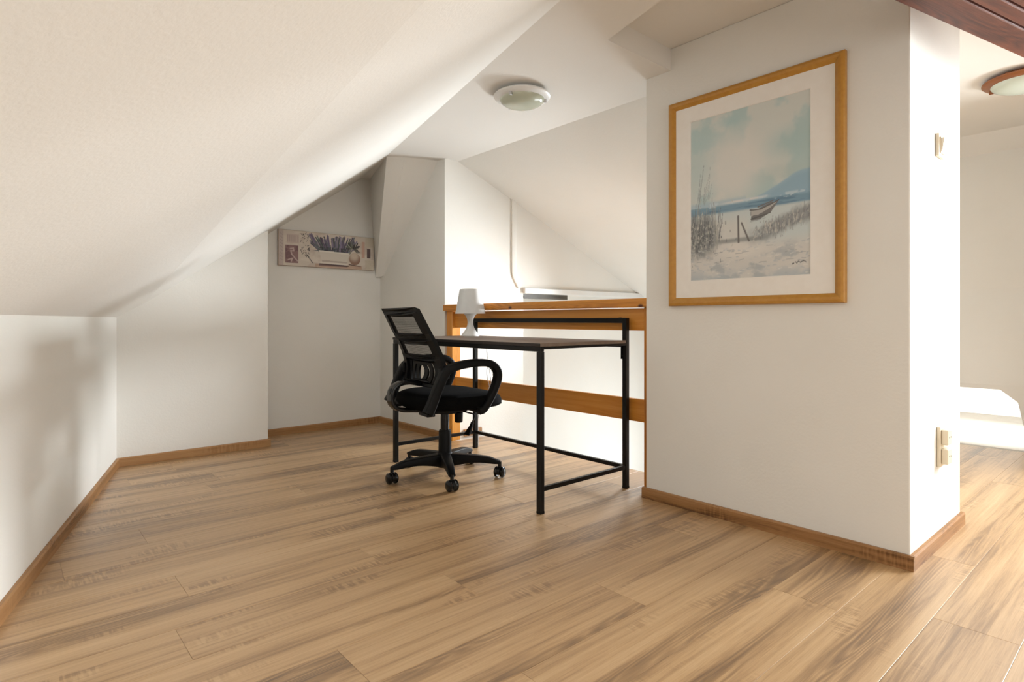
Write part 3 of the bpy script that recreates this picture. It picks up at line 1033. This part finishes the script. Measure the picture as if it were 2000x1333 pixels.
def fbm(u, v, su, sv, seed, octv=4):
    a_, tot, out = 1.0, 0.0, 0.0
    for k_ in range(octv):
        out = out + a_ * vnoise(u * su * 2 ** k_ + 7.3 * k_, v * sv * 2 ** k_ + 3.1 * k_, seed + k_)
        tot += a_
        a_ *= 0.55
    return out / tot


def sst(a_, b_, x):
    t = np.clip((x - a_) / (b_ - a_), 0, 1)
    return t * t * (3 - 2 * t)


class Paint:
    def __init__(self, nu, nv, col):
        self.u, self.v = np.meshgrid(np.linspace(0, 1, nu), np.linspace(0, 1, nv), indexing='ij')
        self.img = np.ones((nu, nv, 3)) * np.array(col, float)

    def mix(self, col, m):
        m = np.clip(m, 0, 1)[..., None]
        self.img = self.img * (1 - m) + np.array(col, float) * m

    def stroke(self, p, q, w0, w1, col, asp=1.0, al=1.0):
        (x0, y0), (x1, y1) = p, q
        du, dv = (x1 - x0), (y1 - y0) * asp
        L2 = du * du + dv * dv + 1e-12
        t = np.clip(((self.u - x0) * du + (self.v - y0) * asp * dv) / L2, 0, 1)
        d = np.hypot(self.u - x0 - t * du, (self.v - y0) * asp - t * dv)
        ww = w0 + (w1 - w0) * t
        self.mix(col, al * (1 - sst(ww * 0.5, ww * 1.1, d)))

    def poly(self, pts, col, al=1.0):
        ins = np.zeros(self.u.shape, bool)
        n = len(pts)
        for i in range(n):
            x0, y0 = pts[i]; x1, y1 = pts[(i + 1) % n]
            if y0 == y1: continue
            cond = (self.v > min(y0, y1)) & (self.v <= max(y0, y1))
            xi = x0 + (self.v - y0) / (y1 - y0) * (x1 - x0)
            ins ^= cond & (self.u < xi)
        self.mix(col, ins * al)


def seascape():
    nu, nv = 210, 290
    P = Paint(nu, nv, (206, 206, 196))
    u, v, asp = P.u, P.v, 1.38
    rng = random.Random(3)
    # sky
    cl = fbm(u, v, 3.0, 4.0, 11, 5)
    P.mix((166, 190, 186), sst(0.48, 0.62, cl) * (v > 0.4) * 0.9)
    P.mix((222, 214, 203), (1 - sst(0.10, 0.36, np.hypot((u - 0.38) * 1.0, (v - 0.66) * 1.1))) * 0.9)
    P.mix((150, 186, 186), (1 - sst(0.0, 0.16, np.hypot(u - 0.36, (v - 0.94) * 3))) * 0.6)
    P.mix((160, 186, 182), (1 - sst(0.05, 0.30, np.hypot((u - 0.9) * 0.9, (v - 0.74) * 2.2))) * 0.65)
    P.mix((172, 194, 190), (1 - sst(0.05, 0.30, np.hypot((u - 0.04) * 1.2, (v - 0.72) * 0.9))) * 0.55)
    P.mix((176, 188, 180), (1 - sst(0.05, 0.25, np.hypot((u - 0.80) * 0.8, (v - 0.58) * 3))) * 0.5)
    # distant hills
    hh = 0.452 + 0.115 * sst(0.52, 1.0, u) + 0.012 * fbm(u, v * 0, 9, 1, 21) * (u > 0.5)
    P.mix((140, 172, 188), (1 - sst(-0.006, 0.010, v - hh)) * (v > 0.40) * sst(0.42, 0.60, u))
    P.mix((122, 158, 178), (1 - sst(-0.03, 0.0, v - hh)) * (v > 0.44) * sst(0.60, 0.75, u) * 0.5)
    P.mix((152, 178, 190), (1 - sst(0.46, 0.49, v)) * (v > 0.4) * (u < 0.5) * 0.7)
    # sea
    sea = sst(0.385, 0.41, v) * (1 - sst(0.435, 0.452, v))
    P.mix((98, 134, 156), sea * 0.95)
    P.mix((70, 106, 132), sea * sst(0.5, 0.6, fbm(u, v, 4, 60, 31)) * 0.8)
    P.mix((226, 216, 208), (1 - sst(0.0, 0.012, np.abs(v - 0.452 - 0.01 * u))) * sst(0.22, 0.4, u) * (1 - sst(0.6, 0.72, u)) * 0.9)
    P.mix((190, 204, 208), sst(0.60, 0.66, fbm(u, v, 14, 50, 35)) * sst(0.43, 0.44, v) * (1 - sst(0.46, 0.47, v)) * 0.8)
    # shallow water and beach
    P.mix((194, 202, 198), (1 - sst(0.38, 0.41, v)) * 0.95)
    P.mix((214, 206, 194), (1 - sst(0.30, 0.40, v)) * (1 - sst(0.40, 0.62, u)) * 0.8)
    P.mix((206, 199, 189), (1 - sst(0.15, 0.25, v)) * 1.0)
    n1 = fbm(u, v, 7, 16, 41, 5)
    P.mix((150, 156, 158), sst(0.48, 0.62, n1) * (1 - sst(0.12, 0.22, v)) * 0.7)
    P.mix((226, 216, 203), (1 - sst(0.05, 0.24, np.hypot((u - 0.45) * 0.8, (v - 0.17) * 3.0))) * 0.85)
    P.mix((168, 174, 176), (1 - sst(0.0, 0.09, v)) * sst(0.4, 0.6, fbm(u, v, 6, 10, 45)) * 0.8)
    # dark reeds left and right
    d1 = np.hypot((u - 0.08) / 0.20, (v - 0.27) / 0.15)
    P.mix((96, 98, 98), (1 - sst(0.5, 1.15, d1 + 0.5 * (fbm(u, v, 26, 26, 51) - 0.5))) * 0.85)
    P.mix((60, 62, 64), (1 - sst(0.4, 1.0, d1)) * sst(0.50, 0.62, fbm(u, v, 34, 34, 55)) * 0.8)
    d2 = np.abs(v - (0.235 + 0.10 * sst(0.55, 1.0, u))) / 0.055
    P.mix((118, 118, 118), (1 - sst(0.3, 1.2, d2 + 0.6 * (fbm(u, v, 30, 30, 61) - 0.5))) * sst(0.42, 0.75, u) * 0.85)
    P.mix((110, 110, 108), (1 - sst(0.2, 1.0, np.abs(v - 0.225) / 0.02)) * sst(0.2, 0.3, u) * (1 - sst(0.6, 0.7, u)) * 0.7)
    for _ in range(75):
        x = rng.uniform(0.0, 0.27); y = rng.uniform(0.18, 0.34)
        P.stroke((x, y), (x + rng.uniform(-0.01, 0.035), y + rng.uniform(0.05, 0.16)), 0.0045, 0.002, rng.choice([(80, 82, 84), (110, 110, 108), (150, 146, 136)]), asp, 0.75)
    for _ in range(16):
        x = rng.uniform(0.04, 0.22); y = rng.uniform(0.40, 0.50)
        P.stroke((x, y), (x + rng.uniform(0.0, 0.06), y + rng.uniform(0.05, 0.26)), 0.003, 0.0016, (120, 126, 128), asp, 0.55)
    for _ in range(60):
        x = rng.uniform(0.62, 1.0); y = 0.22 + 0.10 * max(0, (x - 0.55) / 0.45) + rng.uniform(-0.02, 0.02)
        P.stroke((x, y), (x + rng.uniform(-0.01, 0.02), y + rng.uniform(0.03, 0.08)), 0.004, 0.0018, rng.choice([(104, 104, 104), (140, 138, 132), (196, 190, 178)]), asp, 0.7)
    for _ in range(26):
        x = rng.uniform(0.05, 0.95); y = rng.uniform(0.08, 0.18)
        P.stroke((x, y), (x + rng.uniform(0.02, 0.07), y + rng.uniform(-0.006, 0.01)), 0.004, 0.002, (128, 130, 132), asp, 0.6)
    for _ in range(260):
        x = abs(rng.gauss(0.0, 0.15)); y = rng.gauss(0.26, 0.07)
        P.stroke((x, y), (x + rng.uniform(-0.006, 0.006), y + rng.uniform(0.004, 0.02)), 0.0042, 0.003, rng.choice([(58, 60, 62), (84, 86, 88), (120, 122, 120), (186, 180, 166), (214, 206, 190)]), asp, 0.7)
    for _ in range(200):
        x = rng.uniform(0.55, 1.0); y = 0.215 + 0.09 * max(0, (x - 0.55) / 0.45) + rng.gauss(0.02, 0.025)
        P.stroke((x, y), (x + rng.uniform(-0.006, 0.006), y + rng.uniform(0.004, 0.018)), 0.0042, 0.003, rng.choice([(92, 92, 94), (120, 120, 120), (150, 148, 144), (206, 198, 182)]), asp, 0.65)
    for _ in range(150):
        x = rng.uniform(0.0, 1.0); y = rng.uniform(0.01, 0.20)
        P.stroke((x, y), (x + rng.uniform(0.01, 0.03), y + rng.uniform(-0.004, 0.006)), 0.006, 0.004, rng.choice([(160, 166, 170), (186, 186, 184), (228, 220, 208)]), asp, 0.5)
    # boat
    P.poly([(0.535, 0.392), (0.545, 0.330), (0.60, 0.328), (0.70, 0.362), (0.765, 0.425), (0.69, 0.418), (0.60, 0.392)], (98, 94, 92))
    P.poly([(0.540, 0.385), (0.60, 0.385), (0.70, 0.405), (0.760, 0.424), (0.70, 0.390), (0.60, 0.358), (0.545, 0.356)], (168, 162, 154))
    P.stroke((0.535, 0.392), (0.62, 0.388), 0.006, 0.005, (80, 76, 74), asp)
    P.stroke((0.62, 0.388), (0.765, 0.427), 0.005, 0.005, (74, 70, 68), asp)
    P.stroke((0.60, 0.404), (0.72, 0.428), 0.007, 0.005, (92, 86, 82), asp)
    P.stroke((0.545, 0.338), (0.70, 0.362), 0.008, 0.004, (70, 68, 68), asp)
    P.stroke((0.54, 0.325), (0.66, 0.335), 0.008, 0.003, (150, 156, 156), asp, 0.7)
    # mooring posts
    P.stroke((0.437, 0.212), (0.433, 0.366), 0.010, 0.009, (82, 76, 72), asp)
    P.stroke((0.525, 0.214), (0.462, 0.324), 0.009, 0.008, (86, 80, 76), asp)
    # scrawled signature, lower right
    pts = [(0.872, 0.068), (0.882, 0.060), (0.890, 0.072), (0.902, 0.064), (0.912, 0.074), (0.930, 0.067), (0.950, 0.076), (0.972, 0.066)]
    for p, q in zip(pts[2:-1], pts[3:]):
        P.stroke(p, q, 0.0045, 0.0035, (74, 72, 72), asp)
    P.stroke((0.868, 0.062), (0.880, 0.064), 0.006, 0.005, (74, 72, 72), asp)
    return P.img


def lavender():
    nu, nv = 300, 104
    P = Paint(nu, nv, (206, 193, 178))
    u, v, asp = P.u, P.v, 0.345
    rng = random.Random(5)
    P.mix((190, 172, 158), sst(0.5, 0.65, fbm(u, v, 9, 4, 3)) * 0.6)
    P.mix((218, 207, 193), sst(0.5, 0.65, fbm(u, v, 7, 5, 13)) * 0.6)
    P.mix((178, 160, 156), (u < 0.045) * 0.6)
    # stamps at the left
    P.poly([(0.075, 0.64), (0.195, 0.64), (0.195, 0.90), (0.075, 0.90)], (196, 176, 166), 0.8)
    for k_ in range(6):
        x = 0.085 + 0.02 * k_
        P.stroke((x, 0.68), (x, 0.86), 0.004, 0.004, (150, 124, 122), asp, 0.5)
    P.poly([(0.062, 0.075), (0.190, 0.075), (0.190, 0.575), (0.062, 0.575)], (136, 104, 102))
    P.mix((112, 82, 84), (u > 0.062) * (u < 0.19) * (v > 0.075) * (v < 0.575) * sst(0.5, 0.62, fbm(u, v, 40, 14, 17)) * 0.9)
    for p, q in (((0.11, 0.48), (0.14, 0.50)), ((0.14, 0.50), (0.145, 0.42)), ((0.145, 0.42), (0.115, 0.42)), ((0.115, 0.42), (0.125, 0.32)), ((0.125, 0.32), (0.18, 0.14)), ((0.09, 0.16), (0.13, 0.20)), ((0.13, 0.20), (0.12, 0.12))):
        P.stroke(p, q, 0.008, 0.007, (196, 172, 164), asp, 0.9)
    for k_ in range(9):
        y = 0.9 - 0.09 * k_
        P.stroke((0.015, y), (0.03 + 0.012 * rng.random(), y - 0.05), 0.004, 0.003, (150, 130, 128), asp, 0.5)
    # script running down
    for k_ in range(46):
        x = rng.uniform(0.215, 0.31); y = rng.uniform(0.30, 0.93)
        if x > 0.26 and y > 0.75 and rng.random() < 0.4: continue
        P.stroke((x, y), (x + rng.uniform(-0.012, 0.014), y + rng.uniform(-0.07, 0.05)), 0.0042, 0.0028, (62, 56, 56), asp, 0.85)
    for k_ in range(8):
        x = 0.27 + 0.008 * k_; y = 0.34 - 0.03 * k_
        P.stroke((x, y), (x + 0.012, y - 0.03), 0.005, 0.003, (60, 54, 54), asp, 0.85)
    P.stroke((0.205, 0.93), (0.335, 0.93), 0.003, 0.003, (110, 98, 96), asp, 0.6)
    # table and panels
    P.poly([(0.36, 0.0), (0.86, 0.0), (0.86, 0.10), (0.36, 0.10)], (176, 140, 116), 0.75)
    P.poly([(0.395, 0.04), (0.70, 0.04), (0.70, 0.10), (0.395, 0.10)], (112, 84, 82), 0.85)
    P.poly([(0.862, 0.36), (0.895, 0.36), (0.895, 0.86), (0.862, 0.86)], (196, 152, 132), 0.85)
    P.poly([(0.922, 0.36), (0.962, 0.36), (0.962, 0.66), (0.922, 0.66)], (86, 70, 70))
    P.mix((196, 184, 160), ((u > 0.90) & ((v > 0.7) | (v < 0.3))) * 0.6)
    # lavender
    for k_ in range(120):
        x = rng.uniform(0.40, 0.72)
        lean = (x - 0.56) * 0.55 + rng.uniform(-0.02, 0.02)
        y1 = rng.uniform(0.66, 0.97)
        c_ = rng.choice([(70, 60, 76), (96, 84, 110), (120, 110, 140), (58, 66, 66), (84, 96, 96), (130, 116, 136)])
        P.stroke((x, 0.46), (x + lean, y1), 0.004, 0.0075, c_, asp, 0.9)
    for k_ in range(50):
        x = rng.uniform(0.39, 0.70)
        P.stroke((x, 0.46), (x + rng.uniform(-0.03, 0.03), 0.60), 0.006, 0.004, rng.choice([(44, 50, 52), (70, 78, 80), (60, 54, 66)]), asp, 0.9)
    P.stroke((0.40, 0.50), (0.335, 0.46), 0.006, 0.003, (84, 92, 94), asp)
    P.stroke((0.41, 0.55), (0.35, 0.60), 0.005, 0.003, (104, 116, 120), asp)
    # right plant
    for k_ in range(90):
        a_ = rng.uniform(-2.6, 2.6)
        r_ = rng.uniform(0.02, 0.09)
        x, y = 0.765, 0.62
        P.stroke((x + 0.3 * r_ * math.sin(a_), y), (x + r_ * math.sin(a_), y + r_ * math.cos(a_) / asp * 0.95), 0.005, 0.004,
                 rng.choice([(46, 44, 42), (70, 72, 62), (92, 92, 80), (168, 162, 142), (56, 50, 54)]), asp, 0.9)
    # planter
    P.poly([(0.395, 0.50), (0.72, 0.47), (0.695, 0.165), (0.43, 0.165)], (212, 202, 188))
    P.poly([(0.395, 0.50), (0.72, 0.47), (0.716, 0.43), (0.398, 0.455)], (226, 218, 205))
    P.poly([(0.425, 0.22), (0.70, 0.20), (0.695, 0.165), (0.43, 0.165)], (170, 152, 140), 0.7)
    P.poly([(0.405, 0.165), (0.71, 0.15), (0.70, 0.095), (0.415, 0.11)], (220, 210, 198))
    P.stroke((0.405, 0.095), (0.71, 0.078), 0.007, 0.007, (74, 56, 56), asp)
    # round vase
    dd = np.hypot(u - 0.782, (v - 0.31) * asp) / 0.064
    P.mix((204, 186, 166), 1 - sst(0.94, 1.04, dd))
    P.mix((136, 100, 82), (1 - sst(0.94, 1.04, dd)) * sst(0.2, 1.0, np.hypot((u - 0.775), (v - 0.40) * asp) / 0.085) * 0.95)
    P.stroke((0.72, 0.13), (0.85, 0.09), 0.008, 0.004, (88, 62, 56), asp, 0.9)
    return P.img


def print_grid(name, img, fn, mat, parent):
    nu, nv, _ = img.shape
    verts = [fn(i / (nu - 1), j / (nv - 1)) for i in range(nu) for j in range(nv)]
    faces = [(i * nv + j, (i + 1) * nv + j, (i + 1) * nv + j + 1, i * nv + j + 1) for i in range(nu - 1) for j in range(nv - 1)]
    me = bpy.data.meshes.new(name)
    me.from_pydata(verts, [], faces)
    ca = me.color_attributes.new('print', 'FLOAT_COLOR', 'POINT')
    x = np.clip(img.reshape(-1, 3) / 255.0, 0, 1)
    l_ = np.where(x <= 0.04045, x / 12.92, ((x + 0.055) / 1.055) ** 2.4)
    ca.data.foreach_set('color', np.concatenate([l_, np.ones((len(l_), 1))], 1).astype(np.float32).ravel())
    me.materials.append(mat)
    o = bpy.data.objects.new(name, me)
    C.objects.link(o)
    o.parent = parent
    return o


def brighten(img, k_):
    return 255 - (255 - img) * k_


# ------------------------------------------------------------------ framed seascape on the block
FY0, FY1, FZ0, FZ1 = 0.808, 1.554, 0.913, 1.834
pic = thing('framed_picture', 'large framed seascape with beached boat, cream mount and honey wood frame', 'picture', (BX0, (FY0 + FY1) / 2, FZ0))
hw, hh_ = (FY1 - FY0) / 2, FZ1 - FZ0
FWD = 0.036
# profile: (distance from outer edge inwards, stand-off from wall)
fp = [(0.0, 0.001), (0.0, 0.020), (0.004, 0.0255), (0.012, 0.028), (0.022, 0.0265), (0.030, 0.021), (FWD, 0.016), (FWD, 0.001)]
cor = [(-hw, 0), (hw, 0), (hw, hh_), (-hw, hh_)]
inw = [(1, 1), (-1, 1), (-1, -1), (1, -1)]
for i in range(4):
    j = (i + 1) % 4
    A = [(-d_, cor[i][0] + inw[i][0] * q, cor[i][1] + inw[i][1] * q) for q, d_ in fp]
    B = [(-d_, cor[j][0] + inw[j][0] * q, cor[j][1] + inw[j][1] * q) for q, d_ in fp]
    n = len(fp)
    MB().poly(A + B, [tuple(range(n)), tuple(range(2 * n - 1, n - 1, -1))] + [(k_, (k_ + 1) % n, n + (k_ + 1) % n, n + k_) for k_ in range(n)]).build('frame_side', M['gilt'], pic)
MB().box(-0.010, -0.002, -hw + 0.01, hw - 0.01, 0.01, hh_ - 0.01).build('backing', M['mat_board'], pic)
# mount board with bevelled window
wy0, wy1, wz0, wz1 = 0.933 - 1.181, 1.4435 - 1.181, 1.025 - FZ0, 1.729 - FZ0
o4 = [(-0.0145, -hw + 0.03, 0.03), (-0.0145, hw - 0.03, 0.03), (-0.0145, hw - 0.03, hh_ - 0.03), (-0.0145, -hw + 0.03, hh_ - 0.03)]
i4 = [(-0.0145, wy0 - 0.002, wz0 - 0.002), (-0.0145, wy1 + 0.002, wz0 - 0.002), (-0.0145, wy1 + 0.002, wz1 + 0.002), (-0.0145, wy0 - 0.002, wz1 + 0.002)]
j4 = [(-0.0118, wy0, wz0), (-0.0118, wy1, wz0), (-0.0118, wy1, wz1), (-0.0118, wy0, wz1)]
MB().poly(o4 + i4 + j4, [(k_, (k_ + 1) % 4, 4 + (k_ + 1) % 4, 4 + k_) for k_ in range(4)] + [(4 + k_, 4 + (k_ + 1) % 4, 8 + (k_ + 1) % 4, 8 + k_) for k_ in range(4)]).build('mount', M['mat_board'], pic)
M['sea'] = print_mat('seascape_print', 0.55)
# seen from the room the picture's left is at larger y
print_grid('print', brighten(seascape() * np.array([0.985, 1.0, 1.012]), 0.80), lambda a_, b_: (-0.0112, wy1 - a_ * (wy1 - wy0), wz0 + b_ * (wz1 - wz0)), M['sea'], pic)

# ------------------------------------------------------------------ lavender canvas in the recess
cv = thing('canvas_picture', 'long narrow canvas print of potted lavender on the recessed wall', 'picture', (1.94, 4.40, 1.254))
cw, chh, ct = 0.3875, 0.2675, 0.022
MB().box(-cw, cw, -ct, -0.001, 0, chh).build('stretched_canvas', noisy('canvas_edge', lin((176, 156, 140)), lin((190, 172, 154)), 40, 0.9, 0.1), cv, bevel=0.002)
M['lav'] = print_mat('lavender_print', 0.8)
print_grid('print', brighten(lavender(), 0.88), lambda a_, b_: (-cw + 0.003 + a_ * (2 * cw - 0.006), -ct - 0.0006, 0.003 + b_ * (chh - 0.006)), M['lav'], cv)

# ------------------------------------------------------------------ ceiling lamps
def ceiling_lamp(name, label, x, y, z, R, ring_mat, glass, group=None, k=1.0):
    L = thing(name, label, 'ceiling lamp', (x, y, z))
    MB().lathe([(0.0, 0.0), (R * 0.72, 0.0), (R * 0.72, -0.022), (0.0, -0.022)], n=48).build('backplate', ring_mat, L, smooth=True)
    MB().lathe([(R * 0.60, -0.016), (R * 0.97, -0.018), (R, -0.022), (R, -0.027), (R * 0.96, -0.033), (R * 0.84, -0.037), (R * 0.78, -0.040), (R * 0.74, -0.036), (R * 0.60, -0.030)], n=64, close=True).build('ring', ring_mat, L, smooth=True)
    dome = [(R * 0.79 * math.cos(t), -0.036 - 0.046 * k * math.sin(t)) for t in np.linspace(0, math.pi / 2, 12)]
    dome[-1] = (0.0, dome[-1][1])
    MB().lathe(dome, n=64).build('glass_dome', glass, L, smooth=True)
    for a_ in (200, 320, 80):
        t = math.radians(a_)
        o = MB().box(-0.009, 0.009, -0.006, 0.006, -0.012, 0.004).build('clip', M['chrome'] if ring_mat is not M['amber'] else M['amber'], L, bevel=0.002)
        o.location = (R * 0.80 * math.cos(t), R * 0.80 * math.sin(t), -0.041)
        o.rotation_euler = (0, 0, t)
    return L


ceiling_lamp('ceiling_lamp', 'white round ceiling lamp with opal glass dome above the desk', 1.990, 2.195, H_LOW, 0.143, M['white_plastic'], M['opal'])
ceiling_lamp('ceiling_lamp', 'brown ringed round ceiling lamp partly behind the dark beam', 3.945, 0.535, H_HIGH, 0.172, M['amber'], M['frost'])

# ------------------------------------------------------------------ switch and socket on the lit side of the block
def wall_plate(name, label, cat, x, z, wd, ht):
    o = thing(name, label, cat, (x, BY0, z))
    MB().box(-wd / 2, wd / 2, -0.012, -0.0005, -ht / 2, ht / 2).build('plate', M['ivory'], o, bevel=0.003)
    return o


sw = wall_plate('light_switch', 'ivory rocker light switch high on the sunlit side of the block', 'switch', 2.685, 1.507, 0.082, 0.086)
MB().box(-0.030, 0.030, -0.016, -0.012, -0.030, 0.030).build('inner_frame', M['ivory'], sw, bevel=0.0015)
MB().prism([(-0.025, -0.016, -0.027), (-0.025, -0.018, -0.027), (-0.025, -0.026, 0.027), (-0.025, -0.016, 0.027)], (0.050, 0, 0)).build('rocker', M['ivory_dark'], sw, bevel=0.001)
so = wall_plate('wall_socket', 'ivory double wall socket low on the sunlit side of the block', 'socket', 2.70, 0.372, 0.082, 0.152)
for z in (-0.036, 0.036):
    fc = MB().box(-0.029, 0.029, -0.034, -0.012, z - 0.029, z + 0.029).build('socket_insert', M['ivory'], so, bevel=0.004)
    for dx in (-0.0095, 0.0095):
        MB().box(dx - 0.0025, dx + 0.0025, -0.0345, -0.033, z - 0.0025, z + 0.0025).build('pin_hole', M['dark_hole'], fc)
bs = thing('wall_socket', 'small beige socket peeking out behind the far edge of the block', 'socket', (BX1, BY0 + 0.052, 0.360))
MB().box(0.0005, 0.012, -0.041, 0.041, -0.041, 0.041).build('plate', M['ivory'], bs, bevel=0.003)
MB().box(0.012, 0.030, -0.029, 0.029, -0.029, 0.029).build('socket_insert', M['ivory'], bs, bevel=0.004)
